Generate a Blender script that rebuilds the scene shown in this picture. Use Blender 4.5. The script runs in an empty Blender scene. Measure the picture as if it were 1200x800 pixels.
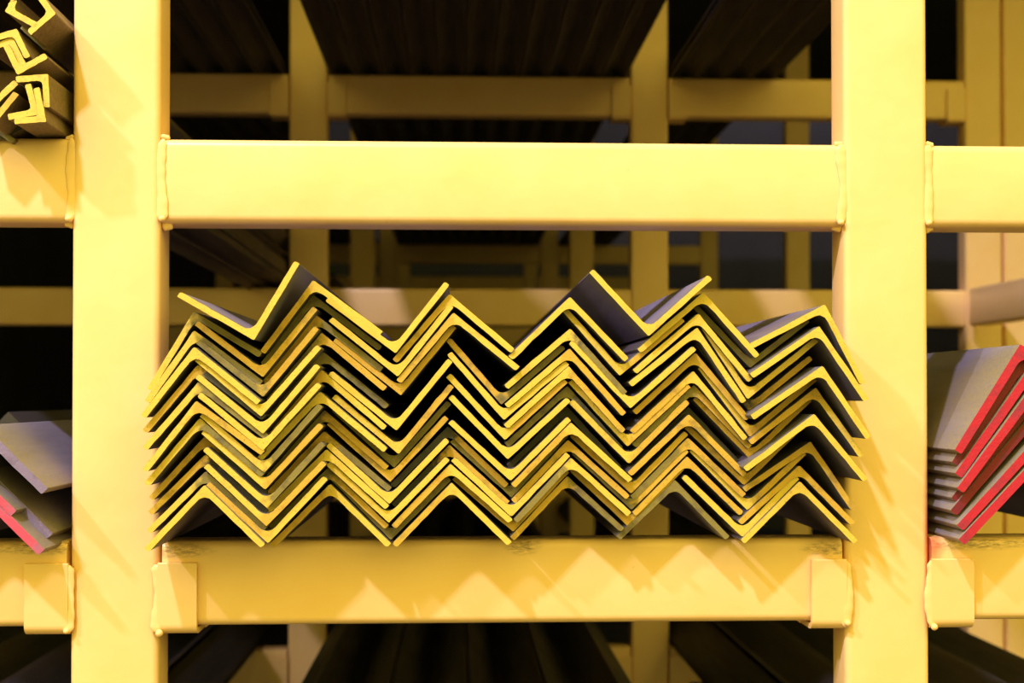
import bpy, bmesh, math, random
from mathutils import Vector, Matrix, noise
random.seed(7)
scene = bpy.context.scene
C = scene.collection

# ------------------------------------------------------------------ camera
W, H_PX, F = 1200.0, 800.0, 1500.0
CAM = Vector((0.0, -1.5, 1.30))
YAW, PITCH = math.atan(0.0413), math.atan(0.0133)
SHIFT_Y = 45.0 / 1200.0
cd = bpy.data.cameras.new('camera'); cam = bpy.data.objects.new('camera', cd); C.objects.link(cam)
cam.location = CAM
ROT = Matrix.Rotation(-YAW, 3, 'Z') @ Matrix.Rotation(math.pi/2 + PITCH, 3, 'X')
cam.rotation_euler = ROT.to_euler()
cd.sensor_width = 36; cd.lens = F / W * 36; cd.shift_y = SHIFT_Y
cd.clip_start = 0.05; cd.clip_end = 60
cd.dof.use_dof = True; cd.dof.focus_distance = 1.44; cd.dof.aperture_fstop = 5.0
scene.camera = cam

def at(u, v, y):
    """pixel of the photograph -> point on the plane Y = y (metres)"""
    d = ROT @ Vector(((u - W/2)/F, (H_PX/2 + SHIFT_Y*W - v)/F, -1.0))
    t = (y - CAM.y) / d.y
    return CAM + d*t
def X(u, y=0.0, v=450): return at(u, v, y).x
def Z(v, y=0.0, u=600): return at(u, v, y).z

# ------------------------------------------------------------------ materials
def mat(name):
    m = bpy.data.materials.new(name); m.use_nodes = True
    nt = m.node_tree; b = nt.nodes['Principled BSDF']
    return m, nt, b
def N(nt, kind, **kw):
    n = nt.nodes.new(kind)
    for k, v in kw.items():
        if k.startswith('i_'): n.inputs[k[2:].replace('_', ' ')].default_value = v
        else: setattr(n, k, v)
    return n
def ramp(nt, src, p0, p1, c0=(0,0,0,1), c1=(1,1,1,1)):
    r = N(nt, 'ShaderNodeValToRGB'); r.color_ramp.elements[0].position = p0; r.color_ramp.elements[1].position = p1
    r.color_ramp.elements[0].color = c0; r.color_ramp.elements[1].color = c1
    nt.links.new(src, r.inputs[0]); return r.outputs[0]
def mixc(nt, fac, a, b, blend='MIX'):
    m = N(nt, 'ShaderNodeMix', data_type='RGBA', blend_type=blend)
    for s, v in ((0, fac), (6, a), (7, b)):
        if isinstance(v, (tuple, float, int)): m.inputs[s].default_value = v
        else: nt.links.new(v, m.inputs[s])
    return m.outputs[2]
def math_(nt, op, a, b=None, clamp=False):
    m = N(nt, 'ShaderNodeMath', operation=op, use_clamp=clamp)
    for s, v in ((0, a), (1, b)):
        if v is None: continue
        if isinstance(v, (float, int)): m.inputs[s].default_value = v
        else: nt.links.new(v, m.inputs[s])
    return m.outputs[0]
def coord(nt, kind='Object', scale=(1,1,1), loc=(0,0,0)):
    t = N(nt, 'ShaderNodeTexCoord'); mp = N(nt, 'ShaderNodeMapping')
    mp.inputs['Scale'].default_value = scale; mp.inputs['Location'].default_value = loc
    nt.links.new(t.outputs[kind], mp.inputs[0]); return mp.outputs[0]
def noise_(nt, vec, scale, detail=4, rough=.55):
    n = N(nt, 'ShaderNodeTexNoise'); n.inputs['Scale'].default_value = scale
    n.inputs['Detail'].default_value = detail; n.inputs['Roughness'].default_value = rough
    nt.links.new(vec, n.inputs['Vector']); return n.outputs[0]
def bump(nt, b, h, strength, dist):
    n = N(nt, 'ShaderNodeBump'); n.inputs['Strength'].default_value = strength; n.inputs['Distance'].default_value = dist
    nt.links.new(h, n.inputs['Height']); nt.links.new(n.outputs[0], b.inputs['Normal'])

PAINT = (0.92, 0.575, 0.262, 1)
def blob(nt, vec, c, r, soft=.6):
    """soft patch around point c (object space) with radii r"""
    mp = N(nt, 'ShaderNodeMapping'); mp.inputs['Location'].default_value = tuple(-a/b for a, b in zip(c, r))
    mp.inputs['Scale'].default_value = tuple(1/b for b in r); nt.links.new(vec, mp.inputs[0])
    l = N(nt, 'ShaderNodeVectorMath', operation='LENGTH'); nt.links.new(mp.outputs[0], l.inputs[0])
    return ramp(nt, l.outputs['Value'], 1-soft, 1, (1,1,1,1), (0,0,0,1))
def paint_mat(name, blobs=(), dirt=0.0, reds=()):
    m, nt, b = mat(name)
    v = coord(nt)
    c = mixc(nt, ramp(nt, noise_(nt, v, 9, 5), .35, .7), PAINT, (0.89, 0.535, 0.215, 1))
    fine = noise_(nt, v, 160, 4, .7)
    spots = ramp(nt, noise_(nt, v, 70, 2), .76, .80)
    c = mixc(nt, math_(nt, 'MULTIPLY', spots, .25), c, (0.35, 0.2, 0.05, 1))
    for (cc, rr) in blobs:
        k = math_(nt, 'MULTIPLY', blob(nt, v, cc, rr), ramp(nt, noise_(nt, coord(nt, scale=(.35, 1, 1.6)), 260, 5, .7), .40, .66))
        c = mixc(nt, math_(nt, 'MULTIPLY', k, .8), c, (0.06, 0.025, 0.02, 1))
    for (cc, rr) in reds:
        k = math_(nt, 'MULTIPLY', blob(nt, v, cc, rr, .8), ramp(nt, noise_(nt, v, 120, 4), .1, .4))
        c = mixc(nt, math_(nt, 'MULTIPLY', k, .6), c, (0.75, 0.03, 0.03, 1))
    nt.links.new(c, b.inputs['Base Color'])
    b.inputs['Roughness'].default_value = .36
    b.inputs['Specular IOR Level'].default_value = .32
    h = math_(nt, 'ADD', math_(nt, 'MULTIPLY', noise_(nt, v, 28, 2), 1.0), math_(nt, 'MULTIPLY', fine, .12))
    bump(nt, b, h, .35, .002)
    return m
M_PAINT = paint_mat('yellow_enamel')
M_WELD = paint_mat('yellow_enamel_weld')

def steel_mat(name, over=(0.14, 0.15, 0.02, 1), overlen=.055, base=(.22, .175, .275, 1), rust=(.15, .085, .045, 1)):
    m, nt, b = mat(name)
    v = coord(nt, scale=(1, .12, 1))
    n1 = noise_(nt, v, 24, 6, .6)
    c = mixc(nt, ramp(nt, n1, .3, .75), base, tuple(x*.55 for x in base[:3])+(1,))
    c = mixc(nt, math_(nt, 'MULTIPLY', ramp(nt, noise_(nt, v, 11, 5), .5, .72), .55), c, rust)
    vo = coord(nt); sp = N(nt, 'ShaderNodeSeparateXYZ'); nt.links.new(vo, sp.inputs[0])
    fall = math_(nt, 'SUBTRACT', 1.0, math_(nt, 'DIVIDE', sp.outputs['Y'], overlen), True)
    k = math_(nt, 'MULTIPLY', fall, ramp(nt, noise_(nt, vo, 300, 4, .7), .35, .62))
    c = mixc(nt, math_(nt, 'MULTIPLY', k, .65), c, over)
    nt.links.new(c, b.inputs['Base Color'])
    b.inputs['Metallic'].default_value = .08; b.inputs['Specular IOR Level'].default_value = .35
    nt.links.new(ramp(nt, n1, .2, .8, (.5,)*3+(1,), (.75,)*3+(1,)), b.inputs['Roughness'])
    bump(nt, b, noise_(nt, vo, 220, 4, .65), .25, .0008)
    return m
M_STEEL = steel_mat('mill_scale_steel')
M_STEEL_RED = steel_mat('mill_scale_steel_red_row', (0.33, 0.27, 0.06, 1), .14, (.25, .205, .30, 1), (.26, .18, .085, 1))
M_STEEL_CH = steel_mat('mill_scale_steel_channel_row', (0.30, 0.20, 0.045, 1), .40, (.17, .12, .09, 1))
M_STEEL_SHADE = steel_mat('mill_scale_steel_shaded', (0.1, 0.07, 0.04, 1), .01, (.065, .052, .055, 1))  # same steel darkened: shade of the deep bays put into its colour

SPRAY_AND_SHADE = {  # paint coat or shade tone, what shows through it, how much shows, colour of the specks
 'y': ((0.70, 0.475, 0.075, 1), (0.42, 0.31, 0.08, 1), .0, (.06, .055, .04, 1)),
 'o': ((0.60, 0.35, 0.05, 1), (0.27, 0.19, 0.05, 1), .06, (.06, .055, .04, 1)),  # the yellow coat again, with the shade on recessed ends painted in
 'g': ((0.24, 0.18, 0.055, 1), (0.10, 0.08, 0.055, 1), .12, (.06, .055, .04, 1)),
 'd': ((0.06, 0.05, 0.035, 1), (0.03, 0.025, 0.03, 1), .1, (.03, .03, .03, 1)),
 'r': ((0.50, 0.016, 0.045, 1), (0.26, 0.03, 0.07, 1), .13, (.4, .1, .15, 1)),
 'm': ((0.20, 0.015, 0.03, 1), (0.10, 0.025, 0.045, 1), .1, (.06, .03, .04, 1)),
 'v': ((0.22, 0.16, 0.30, 1), (0.12, 0.09, 0.17, 1), .05, (.5, .45, .6, 1)),
 'p': ((0.62, 0.07, 0.14, 1), (0.25, 0.14, 0.25, 1), .1, (.3, .1, .2, 1))}
_ends = {}
def end_mat(pair):
    """sprayed end face: one coat or shade tone on the left leg, maybe another on the right, with a ragged border"""
    if pair in _ends: return _ends[pair]
    m, nt, b = mat('end_paint_' + pair)
    v = coord(nt); oi = N(nt, 'ShaderNodeObjectInfo')
    add = N(nt, 'ShaderNodeVectorMath', operation='ADD'); nt.links.new(v, add.inputs[0])
    sc = N(nt, 'ShaderNodeVectorMath', operation='SCALE'); cb = N(nt, 'ShaderNodeCombineXYZ')
    for i in range(3): nt.links.new(oi.outputs['Random'], cb.inputs[i])
    nt.links.new(cb.outputs[0], sc.inputs[0]); sc.inputs['Scale'].default_value = 7
    nt.links.new(sc.outputs[0], add.inputs[1]); vv = add.outputs[0]
    big = noise_(nt, vv, 30, 5, .65)
    def coat(k):
        col, bare, amount, dark = SPRAY_AND_SHADE[k]
        c = mixc(nt, ramp(nt, big, .62-amount, .72-amount*.6), col, bare)
        c = mixc(nt, math_(nt, 'MULTIPLY', ramp(nt, noise_(nt, vv, 420, 3, .7), .6, .68), .5), c, dark)
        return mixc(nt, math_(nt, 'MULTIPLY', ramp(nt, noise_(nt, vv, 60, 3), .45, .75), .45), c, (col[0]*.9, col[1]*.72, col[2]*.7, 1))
    c = coat(pair[0])
    if pair[1] != pair[0]:
        sp = N(nt, 'ShaderNodeSeparateXYZ'); nt.links.new(v, sp.inputs[0])
        t = math_(nt, 'ADD', math_(nt, 'MULTIPLY', sp.outputs['X'], 25.), math_(nt, 'MULTIPLY', math_(nt, 'SUBTRACT', noise_(nt, vv, 90, 4), .5), 1.2))
        t = math_(nt, 'ADD', t, math_(nt, 'SUBTRACT', math_(nt, 'MULTIPLY', oi.outputs['Random'], .5), -.22))
        c = mixc(nt, ramp(nt, t, .35, .65), c, coat(pair[1]))
    nt.links.new(c, b.inputs['Base Color']); b.inputs['Roughness'].default_value = .5
    b.inputs['Specular IOR Level'].default_value = .3
    bump(nt, b, noise_(nt, vv, 260, 4, .7), .5, .0012)
    _ends[pair] = m; return m

# ------------------------------------------------------------------ helpers
def link(name, me, parent=None):
    o = bpy.data.objects.new(name, me); C.objects.link(o)
    if parent: o.parent = parent
    return o
def tag(o, label=None, cat=None, group=None, kind=None):
    if label: o['label'] = label
    if cat: o['category'] = cat
    if group: o['group'] = group
    if kind: o['kind'] = kind
    return o
def empty(name, loc):
    o = bpy.data.objects.new(name, None); C.objects.link(o); o.location = loc; o.empty_display_size = .05
    return o
def shade(me, angle=40):
    for p in me.polygons: p.use_smooth = True
    me.set_sharp_from_angle(angle=math.radians(angle))
def extrude_mesh(name, loop, axis, length, mats, cap_mat=0):
    """loop: 2D points; axis 'X','Y','Z' extrusion direction"""
    def P(a, b, t):
        return {'Y': (a, t, b), 'X': (t, a, b), 'Z': (a, b, t)}[axis]
    n = len(loop)
    vs = [P(a, b, 0) for a, b in loop] + [P(a, b, length) for a, b in loop]
    fs = [[i, (i+1) % n, n+(i+1) % n, n+i] for i in range(n)]
    fs += [list(range(n))[::-1], [n+i for i in range(n)]]
    me = bpy.data.meshes.new(name); me.from_pydata(vs, [], fs)
    for m in mats: me.materials.append(m)
    bm = bmesh.new(); bm.from_mesh(me); bmesh.ops.recalc_face_normals(bm, faces=bm.faces[:]); bm.to_mesh(me); bm.free()
    shade(me); return me
def rrect(w, h, r, seg=5, x0=0, y0=0):
    pts = []
    for cx, cy, a0 in ((w-r, h-r, 0), (r, h-r, 90), (r, r, 180), (w-r, r, 270)):
        for k in range(seg+1):
            a = math.radians(a0 + 90*k/seg); pts.append((x0+cx+r*math.cos(a), y0+cy+r*math.sin(a)))
    return pts
def bez(p0, p1, p2, n=5):
    return [((1-t)**2*p0 + 2*t*(1-t)*p1 + t*t*p2) for t in [i/n for i in range(n+1)]]

def angle_mesh(V, A, B, T, length, left='y', right='y', steel=None, fillet=.013, lift=0):
    """L profile in the XZ plane, origin at its outer corner, running back along +Y"""
    a = (A-V); b = (B-V); la, lb = a.length, b.length; a = a/la; b = b/lb
    cosf = a.dot(b); sinf = math.sqrt(max(1e-6, 1-cosf*cosf))
    na = (b - a*cosf).normalized(); nb = (a - b*cosf).normalized()
    I = (a+b)*(T/sinf)
    ro, ri, rt = .0022, fillet, min(T*.45, .003)
    A0, B0 = a*la, b*lb
    half_a, half_b = [], []
    # left half: from the middle of the outer round, along a, round the tip, back to the middle of the fillet
    outer = bez(b*ro, Vector((0, 0)), a*ro, 4)
    fil = bez(I + b*ri, I, I + a*ri, 8)
    def leg(P, d, n):
        K = 7; L = P.length
        return ([d*(ro+(L-ro-.002)*k/K) for k in range(1, K+1)] + [P - d*.0007, P + n*.0007] + bez(P + n*(T-rt), P + n*T, P + n*T - d*rt, 4)
                + [P + n*T - d*(.004 + (L-.004-ri-.014)*k/K) for k in range(1, K+1)])
    LA = outer[2:] + leg(A0, a, na) + fil[4:][::-1]
    LB = fil[:5][::-1] + leg(B0, b, nb)[::-1] + outer[:3]
    loop = LA + LB[1:-1]
    nA = len(LA)
    n = len(loop)
    rj = random.Random(int(abs(V.x*7919+V.y*104729)*1000))
    def jit(): return rj.uniform(-.00022, .00022) + (rj.uniform(-.0005, .0005) if rj.random() < .12 else 0)
    vs = [(p.x+jit(), 0, p.y+jit()) for p in loop] + [(p.x, .0045, p.y) for p in loop] + [(p.x, length, p.y) for p in loop]
    fs = [[i+r*n, (i+1) % n+r*n, n+(i+1) % n+r*n, n+i+r*n] for r in range(2) for i in range(n)]
    mi = [0]*(2*n)
    fs.append(list(range(0, nA))); mi.append(1)
    fs.append(list(range(nA-1, n)) + [0]); mi.append(1)
    fs.append([2*n+i for i in range(0, nA)]); mi.append(0)
    fs.append([2*n+i for i in range(nA-1, n)] + [2*n]); mi.append(0)
    me = bpy.data.meshes.new('angle_bar'); me.from_pydata(vs, [], fs)
    me.materials.append(steel or M_STEEL); me.materials.append(end_mat(left+right))
    for p, k in zip(me.polygons, mi): p.material_index = k
    bm = bmesh.new(); bm.from_mesh(me); bmesh.ops.recalc_face_normals(bm, faces=bm.faces[:]); bm.to_mesh(me); bm.free()
    shade(me, 30); return me
def bar_px(v, a, b, p, T=.0064, length=6.0, tones='yy', steel=None, name='angle_bar', fillet=.013):
    """angle bar whose end face, p metres in front of the rack, shows its corner and tips at these pixels"""
    V, A, B = (at(q[0], q[1], -p) for q in (v, a, b))
    f = lambda w: Vector((w.x, w.z))
    me = angle_mesh(f(V), f(A), f(B), T, length, tones[0], tones[1], steel, fillet)
    o = link(name, me); o.location = V
    return o

# ------------------------------------------------------------------ rack frames
SP = (at(555, 450, 0).y, )  # front plane is Y = 0
D2, D3, D4, D5 = 1.89, 3.78, 5.67, 7.56
PL0, PL1 = X(83), X(184.5)
PR0, PR1 = X(990.3), X(1088)
PW = .1008
pitch = PR0 - PL0
POSTS = [PL0 - pitch, PL0, PR0, PR0 + pitch]
DEP = .058
TOPZ, BOTZ = 3.1, 0.0
zB = (Z(263), Z(164.5)); zC = (Z(731), Z(632.5))
zA = (Z(135, D2), Z(88.5, D2)); zD = (zC[0]-.495, zC[1]-.495)
zB2 = (Z(382, D2), Z(338, D2))
def post(parent, x, y):
    me = extrude_mesh('post', rrect(PW, DEP, .008), 'Z', TOPZ-BOTZ, [M_PAINT])
    o = link('post', me, parent); o.location = Vector((x, y, BOTZ)) - parent.location; return o
def cross(parent, x0, x1, y, z0, z1, name='beam', m=None, dep=DEP, r=.010):
    me = extrude_mesh(name, rrect(dep, z1-z0, r), 'X', x1-x0, [m or M_PAINT])
    o = link(name, me, parent); o.location = Vector((x0, y, z0)) - (parent.location if parent else Vector())
    return o
def bracket(parent, x0, x1, y, z0, z1, dep=DEP):
    """U-shaped plate that cradles the end of a loose beam"""
    t, r = .0065, .012
    lo = []
    ya, yb, zt = -t, dep+t, z1-z0-.024
    def arc(cx, cy, rr, a0, a1, n=6):
        return [(cx+rr*math.cos(math.radians(a0+(a1-a0)*k/n)), cy+rr*math.sin(math.radians(a0+(a1-a0)*k/n))) for k in range(n+1)]
    lo += [(ya+.001, zt), (ya, zt-.001)] + arc(ya+r, -t-.002+r, r, 180, 270) + arc(yb-r, -t-.002+r, r, 270, 360)
    lo += [(yb, zt), (yb-t+.0005, zt)] + arc(yb-r, -t-.002+r, r-t+.0003, 360, 270) + arc(ya+r, -t-.002+r, r-t+.0003, 270, 180) + [(ya+t-.0005, zt)]
    me = extrude_mesh('bracket', lo, 'X', x1-x0, [M_PAINT])
    o = link('bracket', me, parent); o.location = Vector((x0, y, z0)) - parent.location; return o
def weld(parent, p0, p1, r, seed, flat=.55, curve=0.0, drips=2):
    """lumpy bead laid along a seam"""
    rnd = random.Random(seed)
    p0, p1 = Vector(p0), Vector(p1); L = (p1-p0).length; d = (p1-p0)/L
    n = max(8, int(L/.0022)); side = Vector((0, -1, 0)); oth = d.cross(side).normalized()
    vs, fs, K = [], [], 10
    rr = []
    for i in range(n+1):
        t = i/n
        q = r*(.95 + .05*math.sin(i*.8) + .16*math.sin(i*.21+seed) + .10*math.sin(i*.093+2*seed))
        q *= min(1, .35+math.sin(math.pi*min(1, max(0, t)))*3)
        c = p0 + d*L*t + oth*(curve*math.sin(math.pi*t) + .0012*math.sin(i*.17+seed))
        for k in range(K):
            a = 2*math.pi*k/K
            vs.append(c + side*math.sin(a)*q*flat + oth*math.cos(a)*q)
    for i in range(n):
        for k in range(K):
            fs.append([i*K+k, i*K+(k+1) % K, (i+1)*K+(k+1) % K, (i+1)*K+k])
    fs.append(list(range(K))); fs.append([n*K+k for k in range(K)])
    me = bpy.data.meshes.new('weld_bead'); me.from_pydata([tuple(v) for v in vs], [], fs); me.materials.append(M_WELD)
    bm = bmesh.new(); bm.from_mesh(me)
    for j in range(drips):
        c = p1 + Vector((rnd.uniform(-.4, .4)*r, -r*.3, rnd.uniform(-.1, .9)*r)) if j % 2 == 0 else p0.lerp(p1, rnd.uniform(.6, .95)) + Vector((rnd.uniform(-1, 1)*r*.8, -r*.4, 0))
        g = bmesh.ops.create_icosphere(bm, subdivisions=2, radius=r*rnd.uniform(.45, .75), matrix=Matrix.Translation(c))
    bmesh.ops.recalc_face_normals(bm, faces=bm.faces[:]); bm.to_mesh(me); bm.free()
    for p in me.polygons: p.use_smooth = True
    o = link('weld_bead', me, parent); o.location = -parent.location; return o

fr = empty('rack_frame', (PL0 - pitch, 0, 0))
tag(fr, 'bright yellow welded rack frame nearest the viewer, holding the ends of every pile', 'rack', 'yellow rack frames one behind another')
M_POSTRED = paint_mat('yellow_enamel_red_overspray', reds=[((PW+.002, .0, Z(612)-BOTZ), (.011, .06, .10)), ((PW, .0, Z(640)-BOTZ), (.007, .05, .05))])
for i, x in enumerate(POSTS):
    o = post(fr, x, 0)
    if i == 2: o.data.materials[0] = M_POSTRED
for x0, x1 in ((POSTS[0]+PW, PL0), (PL0+PW, PR0), (PR0+PW, POSTS[3])):
    cross(fr, x0-.001, x1+.001, .003, zB[0], zB[1])
    cross(fr, x0-.001, x1+.001, .003, zB[0]+.565, zB[1]+.565)
for k, (u, s) in enumerate(((PL0, -1), (PL0+PW, 1), (PR0, -1), (PR0+PW, 1))):
    weld(fr, (u+s*.0025, .003, zB[1]-.001), (u+s*.003, .002, zB[0]+.001), .0062, 11+k, flat=.24, curve=.002*s, drips=1)
    weld(fr, (u, .012, zB[0]-.002), (u+s*.012, .014, zB[0]+.001), .005, 31+k, drips=0)
    weld(fr, (u-s*.0005, .006, zB[1]+.0015), (u+s*.010, .008, zB[1]), .0035, 41+k, drips=0)
BL = .0505
for k, (x0, x1, w) in enumerate(((PL0-.050, PL0-.0005, -1), (PL0+PW+.0005, X(232.5), 1), (X(949), PR0-.0005, -1), (PR0+PW+.0005, X(1138), 1))):
    bracket(fr, x0, x1, 0.0, zC[0], zC[1])
    xs = x1 if w < 0 else x0
    weld(fr, (xs, -.004, zC[1]-.026), (xs, -.005, zC[0]-.006), .0068, 51+k, flat=.24, curve=.0008*w, drips=1)
    # small gusset tucked behind the bracket's lower edge
    gx = x0-.012 if w < 0 else x1
    lo = [(0, 0), (.012, 0), (.012, -.009)] if w < 0 else [(0, 0), (.012, 0), (0, -.009)]
    me = extrude_mesh('gusset', [(a, b) for a, b in lo], 'Y', .006, [M_PAINT])
    g = link('gusset', me, fr); g.location = Vector((gx, .045, zC[0]-.0005)) - fr.location

# loose beams that sit in the brackets
def c_beam(x0, x1, label, blobs=(), reds=()):
    m = paint_mat('yellow_enamel_scuffed_shaded', blobs, reds=reds)
    o = cross(None, x0, x1, .0008, zC[0], zC[1], 'support_beam', m, DEP-.0016)
    return tag(o, label, 'beam', 'loose yellow beams seated in the lower brackets')
xc0, xc1 = X(190.5), X(986.5)
c_beam(xc0, xc1, 'yellow box beam in brackets under the middle pile of nested angle irons',
       [((.012, 0, zC[1]-zC[0]-.010), (.055, .03, .011)), ((xc1-xc0-.010, 0, zC[1]-zC[0]-.012), (.045, .03, .012)),
        ((X(612)-xc0, .0, zC[1]-zC[0]-.006), (.026, .03, .014)), ((.4, .03, zC[1]-zC[0]), (.7, .035, .0022))])  # long top strip: dirt plus the shade under the pile, painted in
c_beam(POSTS[0]+PW+.006, PL0-.004, 'yellow box beam under the violet-ended angle irons left of the left post',
       [((pitch-PW-.03, 0, zC[1]-zC[0]-.006), (.1, .03, .010))])
c_beam(PR0+PW+.003, POSTS[3]-.006, 'yellow box beam under the red-ended angle irons right of the right post',
       [((.05, 0, zC[1]-zC[0]-.006), (.1, .03, .010))], [((.002, 0, zC[1]-zC[0]-.010), (.016, .03, .034))])
# the next level down (out of the frame at the front, seen through the bays at the back)
names = ('second', 'third', 'fourth', 'rearmost')
for k, yy in enumerate((D2, D3, D4, D5)):
    f2 = empty('rack_frame', (POSTS[0], yy, 0))
    tag(f2, 'dim yellow rack frame, %s from the front, seen out of focus through the bays' % names[k] if k < 3 else 'rearmost dim yellow rack frame, far back and out of focus', 'rack', 'yellow rack frames one behind another')
    for x in POSTS + ([POSTS[3]+PW+.006] if k == 0 else []): post(f2, x, yy)
    for i in range(3):
        x0, x1 = POSTS[i]+PW, POSTS[i+1]
        cross(f2, x0, x1, yy+.003, zB2[0], zB2[1])
        for zz in (zA, zC, zD):
            cross(f2, x0+.003, x1-.003, yy+.001, zz[0], zz[1], 'beam')
            if k < 2:
                for xa, xb in ((x0+.0005, x0+.05), (x1-.05, x1-.0005)):
                    bracket(f2, xa, xb, yy, zz[0], zz[1])

# loose-level beams of the front frame above and below the picture carry piles too
for i in range(3):
    cross(fr, POSTS[i]+PW, POSTS[i+1], .002, zD[0], zD[1])
    cross(fr, POSTS[i]+PW, POSTS[i+1], .002, zA[0], zA[1])

# longitudinal rail on the right
rx = X(1128, D2)
rail = link('side_rail', extrude_mesh('side_rail', rrect(.05, .10, .008), 'Y', D2-.55, [M_PAINT]))
rail.location = (rx, .50, Z(382, D2))
tag(rail, 'yellow side rail running back beside the second post, right edge of the picture', 'rail')

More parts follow.
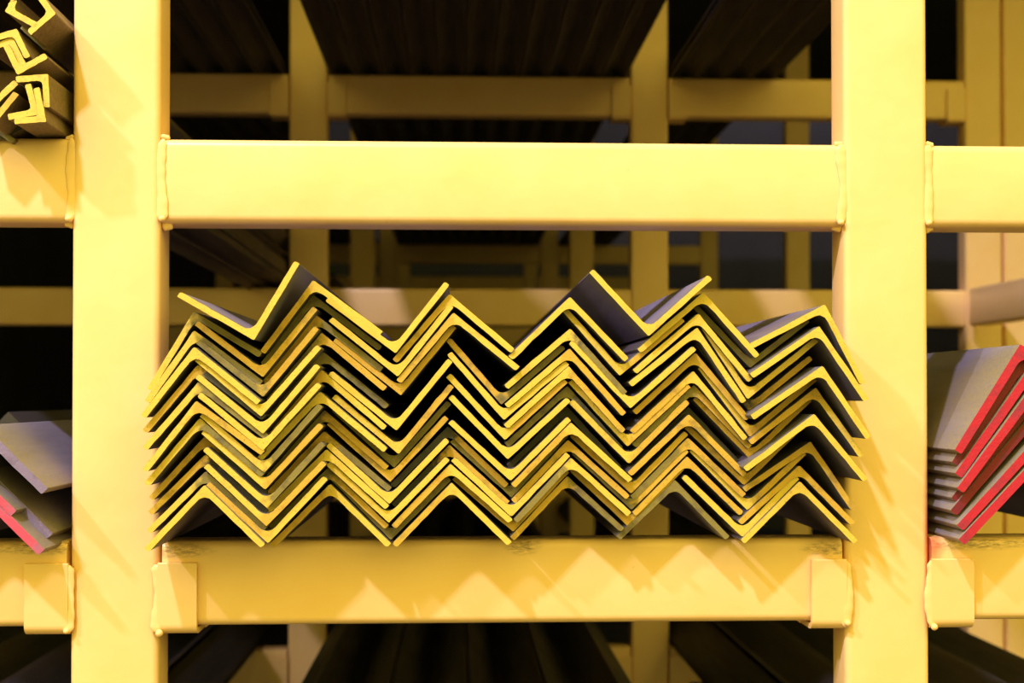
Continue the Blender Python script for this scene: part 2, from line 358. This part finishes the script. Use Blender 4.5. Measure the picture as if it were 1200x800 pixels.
# ------------------------------------------------------------------ the middle pile
# columns from left to right: (kind, [(corner), (left tip), (right tip), tones, extra setback in mm])
COL = [
 ('peak', [
  ((227,364.5),(172.5,455),(307,413),'yg',4), ((227.5,387),(169.5,469),(308,446),'yg',2), ((227.5,406),(165,486),(305.5,469),'yy',0),
  ((232,427),(167,503.5),(309,490),'od',14), ((233,447),(167,523.5),(313,513),'yg',10), ((230,469.5),(167,549),(308,531),'yo',4),
  ((234,489.5),(169,565.5),(308,557),'yg',6), ((240,511),(174.5,582),(311,580),'od',22), ((241,532),(173.5,599),(313,601),'od',22),
  ((241,552),(172,620.5),(311,620),'yg',12), ((239.5,568),(169,642),(310.5,637),'yy',6)]),
 ('valley', [
  ((297.5,398.5),(207.5,347.5),(351,309),'yy',-12), ((308,442),(228,381),(372,363),'oo',10), ((308.4,465),(229.7,402.5),(373.8,386),'go',10),
  ((306,488),(228,422.5),(376.5,408),'yy',0), ((308.4,508.5),(229,443),(375.5,430),'yy',0), ((308,528),(231.4,464.5),(377,452),'yy',0),
  ((309.5,554),(234,488),(378,477),'yg',4), ((310.6,573.5),(236,507.5),(379,499.5),'yo',6), ((313,595.5),(238,528),(381,521.5),'yg',4),
  ((312.3,616.5),(238.7,547.6),(382.5,544),'yo',4), ((314,636.5),(241,569),(384,562),'oy',8)]),
 ('peak', [
  ((367,328),(305,411),(448.5,388),'oy',2), ((367,345),(305.5,425),(447.7,405.5),'gg',22), ((370.7,369),(307,447),(449.5,430.5),'og',16),
  ((377,389.5),(312,468),(453.4,453),'go',12), ((379,412),(311,490),(455.6,474),'gg',22), ((377,433),(311,513),(453.4,499),'oy',8),
  ((375,458.5),(302,535),(454,525),'yy',-2), ((380,480),(312,557),(455.6,546),'go',14), ((379.7,504.7),(311,577.5),(459,571),'og',18),
  ((382.5,526),(311,597),(456,592),'yy',4), ((384.7,547.5),(315,616),(455.6,615),'go',14), ((387,566.7),(316,637.5),(458,636.5),'oy',8)]),
 ('valley', [
  ((463.5,414),(381.4,352.6),(526.5,334),'yy',-6), ((466.3,441.3),(385.3,376.3),(531.4,360.3),'yy',-2), ((469.7,463.3),(390.4,400),(534.8,384),'oo',6),
  ((464.6,504.5),(384.7,439.4),(530.3,424),'yy',-2), ((467.4,532),(389,466.5),(532,453.5),'yo',2), ((461.8,548),(388.7,482),(529,473.5),'gg',16),
  ((457.3,564.6),(383,497.5),(525.8,491),'oo',8), ((456.2,590.6),(382,523),(526.6,517.3),'yy',0), ((455.6,612.5),(382.5,545),(527,539.4),'yy',-2),
  ((458.4,632.5),(388,563),(528.6,562.5),'gg',12)]),
 ('peak', [
  ((526.6,344),(460,421),(603,408.5),'oy',4), ((531.4,366),(464.6,445),(609,429.5),'oy',4), ((525.2,499),(457.5,567),(596,566.8),'do',22),
  ((526.4,521),(459,590),(597,587),'do',18), ((527.5,543),(458.6,615),(600.5,608),'oy',4), ((529,565),(460,636.5),(599.5,634.5),'oy',4)]),
 ('valley', [
  ((587.6,474),(523,400),(662.4,408.6),'og',12), ((590.6,492),(524,416),(667,427.4),'yy',2), ((591.5,515.6),(523,441.8),(665.2,448.2),'yo',2),
  ((594.9,538),(525.2,466.5),(668.6,470.2),'yy',0), ((598.2,563.4),(525.2,496),(669.2,492.6),'yy',0), ((599.5,583),(527.5,518),(665.7,511.8),'gg',16),
  ((599.4,605.3),(528.6,540),(668,534.2),'yy',2), ((601.6,623),(530,562),(667,553.5),'oo',12)]),
 ('peak', [
  ((668,347.5),(596,417),(736.6,419.3),'yy',2), ((668,384.8),(591,451),(735,458.5),'yg',6), ((667.4,408),(591.5,473.2),(733.8,483.3),'yo',4),
  ((666.3,428.7),(590.4,497.3),(733.2,503.2),'yo',4), ((664.6,451.7),(591.5,519.3),(730,523.5),'gd',16), ((664,475),(594,545),(728,546),'dd',30),
  ((669,494.6),(599,566.8),(741.2,560.8),'oy',2), ((665.7,515),(599,585.4),(737.8,580.3),'oo',12), ((669,536),(601.6,608.4),(740,600.3),'gy',4),
  ((664.6,557.6),(597.7,629),(731.6,618.4),'og',14)]),
 ('valley', [
  ((760,394),(690.4,319.5),(834.5,327),'yy',-12), ((726.4,440.3),(659,364.6),(802.4,376.3),'yo',4), ((738.7,478.4),(666.8,402.6),(816,410),'yy',-4),
  ((735.4,523),(666,448.3),(809.3,453.6),'yo',2), ((737,543.3),(666.8,472.3),(808,472.3),'yo',4), ((739.3,578.3),(667.9,511.8),(806.3,509.4),'oo',10),
  ((740.4,597.3),(669.6,532),(807,529.3),'go',10), ((736.5,617),(667.9,552.3),(801.8,550),'oo',12)]),
 ('peak', [
  ((824.2,341.8),(747,408.6),(890,415.3),'yy',2), ((818.3,367),(741.6,432.8),(881.8,443.8),'yy',2), ((817,383.5),(736.5,448),(874.5,469),'yy',2),
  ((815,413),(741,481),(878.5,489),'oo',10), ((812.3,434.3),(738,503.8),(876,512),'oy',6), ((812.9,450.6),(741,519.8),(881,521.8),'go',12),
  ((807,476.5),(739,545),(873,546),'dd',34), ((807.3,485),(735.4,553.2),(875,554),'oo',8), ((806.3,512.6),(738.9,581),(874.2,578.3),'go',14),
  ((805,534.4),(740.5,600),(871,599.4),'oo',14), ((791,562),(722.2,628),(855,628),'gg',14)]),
 ('valley', [
  ((879,431),(812,361),(948.5,377.4),'gg',16), ((876,467.8),(819.4,381.2),(959,400.4),'yy',-2), ((878,482),(814,403.4),(952.3,421.3),'do',14),
  ((878.7,512),(818,431.7),(959.2,444.4),'yo',4), ((879.5,538.3),(811.9,468.2),(951,470),'oo',10), ((872,568.5),(801.8,501.6),(943,499.5),'oo',12),
  ((875.8,597.8),(808,528.6),(944.9,532.3),'yo',8), ((869.9,629.3),(799,560.2),(936.6,561),'yy',4)]),
 ('peak', [
  ((967,356.5),(878.5,402.5),(1014,448),'yy',0), ((960,381.8),(878.7,437.7),(1018,467),'yy',0), ((964,428.3),(879.5,486.3),(1020.6,511.3),'yy',0),
  ((956,453.8),(877,515.8),(1012.5,532.3),'oy',6), ((953.8,484.6),(871,547.3),(1017,560.3),'yy',0), ((950,517),(870,571),(1003.2,595),'oo',10),
  ((936.6,545),(864.6,610),(1002,611.3),'oo',8), ((937,563.6),(868,632.5),(1005,632.5),'yy',4)]),
]
tone_word = {'y': 'yellow', 'o': 'shade-toned yellow', 'g': 'olive-grey', 'd': 'bare dark', 'r': 'red', 'm': 'dark red', 'v': 'violet', 'p': 'pink'}
ordw = ['topmost', 'second from top', 'third from top', 'fourth from top', 'fifth from top', 'sixth from top', 'seventh from top',
        'eighth from top', 'ninth from top', 'tenth from top', 'eleventh from top', 'twelfth from top']
ordc = ['first', 'second', 'third', 'fourth', 'fifth', 'sixth']
npk = nvl = 0
for kind, bars in COL:
    if kind == 'peak': npk += 1; cn = ordc[npk-1]
    else: nvl += 1; cn = ordc[nvl-1]
    for i, (v, a, b, tn, back) in enumerate(bars):
        x, y = v
        if kind == 'peak' and npk == 1 and 3 <= i <= 9: b = (b[0]+2.2, b[1]-3.0); back += 8
        base = (90 if kind == 'valley' and nvl == 1 else 68) - 22*max(0, min(1, (x-250)/650.)) + 22*max(0, min(1, (620-y)/260.))
        p = base - back
        # stay clear of the two posts
        if a[0] < 200: p = max(p, 1500*(1 - (PL0+PW+.0004-X(538))/((a[0]-538)/1000.)) if a[0] < 186 else p)
        if b[0] > 985: p = max(p, 1500*(1 - (PR0-.0004-X(538))/((b[0]-538)/1000.)) + (6 if i < 5 else 0))
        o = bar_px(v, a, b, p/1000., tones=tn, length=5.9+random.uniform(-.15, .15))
        up = 'ridge up' if kind == 'peak' else 'groove up'
        lead = tone_word[tn[0]]
        last = i == len(bars)-1
        tag(o, '%s-ended angle iron, %s, %s of %s %s column from left' % (lead, up, 'lowest' if last else ordw[i], cn, kind), 'angle iron',
            'angle irons nested in the middle pile')

# ------------------------------------------------------------------ small angles, upper left bay
CH = [
 ((52,59),(23.5,33),(75,31),'gg',10), ((5.5,13.5),(14.5,-3),(41,33),'yy',28), ((65.5,16),(36.5,41),(49,-7),'yy',28),
 ((19.5,33.5),(-13,43),(35.5,66),'yy',26), ((15,43),(-16,54),(31.5,77),'yy',24), ((20.5,88),(3.5,54),(56,68),'yy',27),
 ((56.5,86.5),(18.5,89.5),(58.5,125.5),'yy',26), ((-10,128),(-24,106),(21.5,98.5),'yy',20), ((-9,149),(-30,128),(22,111),'yo',20),
 ((46,134),(36,97.5),(10,140.5),'yy',25), ((54.5,143),(46,102),(17,145),'yy',29),
 ((-4,147),(-30,175),(18,163),'gg',6), ((2,164),(-30,150),(28,150),'gd',2)]
chl = ['olive-grey small angle iron propping the open pair, upper left bay', 'small angle iron opening right, topmost in the upper left bay',
       'small angle iron opening left, against the topmost one, upper left bay', 'small angle iron like a hood over another, left edge of upper left bay',
       'small angle iron tucked under the hood-like one, upper left bay', 'small angle iron with its corner down, mid height of upper left bay',
       'small angle iron roofing two nested ones, upper left bay', 'small slanted angle iron cut by left edge, upper of two, upper left bay',
       'small slanted angle iron cut by left edge, lower of two, upper left bay', 'small angle iron, inner of the two nested by the beam, upper left bay',
       'small angle iron, outer of the two nested by the beam, upper left bay', 'dark small angle iron at the bottom left of the upper left bay',
       'dark small angle iron lying on the beam, bottom of the upper left bay']
for (v, a, b, tn, p), lb in zip(CH, chl):
    p = p + 34 if p > 15 else p
    o = bar_px(v, a, b, p/1000., T=.0068, tones=tn, steel=M_STEEL_CH, length=5.95, fillet=.006)
    tag(o, lb, 'angle iron', 'small angle irons in the upper left bay')

# ------------------------------------------------------------------ large angles, lower left bay
LB = [
 ((-20,497),(-95,570),(56,572),'vv',62,'violet-ended large angle iron on top, left of the left post'),
 ((-58,525),(-130,600),(19,598),'pp',58,'pink-ended large angle iron, second down at the left edge'),
 ((-14,549),(-88,622),(62,624.5),'vv',24,'large angle iron with dull violet end, lower pair, nearer the left post'),
 ((-23,568),(-97,641),(52,643.5),'pp',58,'pink-ended large angle iron resting lowest on the left beam'),
 ((10,482),(-45,538),(66,540),'dd',-500,'dark angle iron set far back behind the violet-ended one, lower left bay')]
for v, a, b, tn, p, lb in LB:
    o = bar_px(v, a, b, p/1000., T=.0095, tones=tn, steel=M_STEEL_SHADE if tn == 'dd' else M_STEEL_RED, length=5.9, fillet=.012)
    tag(o, lb, 'angle iron', 'large angle irons in the lower left bay')

# ------------------------------------------------------------------ red-ended large angles, lower right bay
RB = [(1118.5,527,1.61,'r',44), (1115.5,541,1.50,'m',34), (1119,554.5,1.42,'r',40), (1121.5,571.5,1.35,'r',44), (1115,583,1.26,'m',30),
      (1114,597.5,1.18,'m',34), (1121.5,615,1.10,'r',44), (1123.5,631.5,1.06,'r',46)]
for i, (tx, ty, sl, tn, p) in enumerate(RB):
    L = 146; c = 1/math.hypot(1, sl)
    v = (tx+L*c, ty-L*c*sl); b = (v[0]+L*c*sl*.98, v[1]+L*c*1.0)
    o = bar_px(v, (tx, ty), b, p/1000., T=.0098, tones=tn+tn, steel=M_STEEL_RED, length=5.9, fillet=.014)
    tag(o, '%s-ended large angle iron, %s in the lower right bay' % (tone_word[tn], 'lowest' if i == 7 else ordw[i]), 'angle iron', 'large angle irons in the lower right bay')

# ------------------------------------------------------------------ background piles (levels above and below)
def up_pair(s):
    pk = angle_mesh(Vector((0,0)), Vector((-s,-s)), Vector((s,-s)), .0060, 5.9, 'd', 'd', M_STEEL_SHADE)
    vl = angle_mesh(Vector((0,0)), Vector((-s,s)), Vector((s,s)), .0060, 5.9, 'd', 'd', M_STEEL_SHADE)
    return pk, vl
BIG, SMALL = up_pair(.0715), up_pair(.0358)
side = {0: 'left', 1: 'middle', 2: 'right'}
def layer(bay, z, x0, n, y, word, rows, s, meshes):
    q = s*2.012
    for r in range(rows):
        for i in range(n):
            o = link('angle_bar', meshes[0]); o.location = (x0+s+.001+i*q, y+random.uniform(-.02, .02), z+s+.001+r*.019)
            tag(o, 'dark angle iron, ridge up, in the %s pile of the %s bay' % (word, side[bay]), 'angle iron', 'dark ridge-up irons of the %s %s pile' % (word, side[bay]))
            if i < n-1:
                o = link('angle_bar', meshes[1]); o.location = (x0+s+.001+(i+.5)*q, y+random.uniform(-.02, .02), z+.0095+r*.019)
                tag(o, 'dark angle iron, groove up, in the %s pile of the %s bay' % (word, side[bay]), 'angle iron', 'dark groove-up irons of the %s %s pile' % (word, side[bay]))
w0 = pitch - PW
zAt = max(zA[1], zA[1])
for bay in range(3):
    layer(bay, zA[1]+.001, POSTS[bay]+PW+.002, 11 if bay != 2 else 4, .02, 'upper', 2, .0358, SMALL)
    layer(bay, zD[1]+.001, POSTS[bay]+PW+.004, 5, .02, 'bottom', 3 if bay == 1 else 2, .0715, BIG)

# ------------------------------------------------------------------ the hall
def plane(name, pts, m):
    me = bpy.data.meshes.new(name); me.from_pydata(pts, [], [list(range(len(pts)))]); me.materials.append(m)
    o = link(name, me); o['kind'] = 'structure'; return o
mf, nt, b = mat('concrete_floor'); v = coord(nt)
nt.links.new(ramp(nt, noise_(nt, v, 1.5, 6), .3, .7, (.05,.047,.045,1), (.08,.075,.07,1)), b.inputs['Base Color']); b.inputs['Roughness'].default_value = .6
plane('floor', [(-8,-6,0), (8,-6,0), (8,14,0), (-8,14,0)], mf)
mw, nt, b = mat('grey_wall'); v = coord(nt)
nt.links.new(ramp(nt, noise_(nt, v, 2, 4), .3, .7, (.10,.085,.10,1), (.13,.115,.13,1)), b.inputs['Base Color']); b.inputs['Roughness'].default_value = .8
md, nt, b = mat('dark_wall'); v = coord(nt)
nt.links.new(ramp(nt, noise_(nt, v, 2, 4), .3, .7, (.05,.045,.04,1), (.08,.07,.06,1)), b.inputs['Base Color']); b.inputs['Roughness'].default_value = .85
plane('wall_back', [(-8,11,0), (8,11,0), (8,11,6.2), (-8,11,6.2)], mw)
plane('shade_wall_left', [(-2.0,-.2,0), (-2.0,11,0), (-2.0,11,6.2), (-2.0,-.2,6.2)], md)  # unseen, added to keep ambient light out of the bays from the side
plane('shade_wall_right', [(5.2,-.2,0), (5.2,11,0), (5.2,11,6.2), (5.2,-.2,6.2)], md)  # unseen side screen, added against ambient light like the left one
plane('shade_ceiling', [(-2.0,-.05,3.3), (5.2,-.05,3.3), (5.2,7.5,3.3), (-2.0,7.5,3.3)], md)  # unseen low cover over the racks, added to darken the bays
plane('shade_ceiling', [(-8,-.2,6.2), (8,-.2,6.2), (8,11,6.2), (-8,11,6.2)], md)  # unseen upper cover, added to close off ambient light from above

# ------------------------------------------------------------------ light
def lamp(name, loc, target, size, power, col):
    l = bpy.data.lights.new(name, 'AREA'); l.shape = 'DISK'; l.size = size; l.energy = power; l.color = col
    o = bpy.data.objects.new(name, l); C.objects.link(o); o.location = loc
    o.rotation_euler = (Vector(target)-Vector(loc)).to_track_quat('-Z', 'Y').to_euler(); return o
tgt = Vector((0, 0, 1.2))
COOL = (.97, .92, 1.25)
lamp('hall_lamp', tgt + Vector((-.51, -1, 1.57))*2.5, tgt, .22, 170, COOL)
lamp('hall_lamp', tgt + Vector((-1.5, -1, 1.64))*2.4, tgt, .22, 130, COOL)
lamp('hall_lamp', (3.4, 9.2, 5.6), (3.6, 11, 5.2), .5, 12, (.95, .93, 1.1))
w = bpy.data.worlds.new('hall_ambient'); scene.world = w; w.use_nodes = True
w.node_tree.nodes['Background'].inputs[0].default_value = (1.0, .90, .17, 1)
wt = w.node_tree; g = wt.nodes.new('ShaderNodeTexCoord'); sx = wt.nodes.new('ShaderNodeSeparateXYZ'); mr = wt.nodes.new('ShaderNodeMapRange')
wt.links.new(g.outputs['Generated'], sx.inputs[0]); wt.links.new(sx.outputs['Z'], mr.inputs['Value'])
mr.inputs['From Min'].default_value = -.1; mr.inputs['From Max'].default_value = .55
mr.inputs['To Min'].default_value = .32; mr.inputs['To Max'].default_value = 2.75
wt.links.new(mr.outputs[0], wt.nodes['Background'].inputs[1])
scene.view_settings.view_transform = 'Standard'; scene.view_settings.look = 'None'
scene.view_settings.gamma = 1; scene.view_settings.use_curve_mapping = False
scene.view_settings.exposure = 0.10
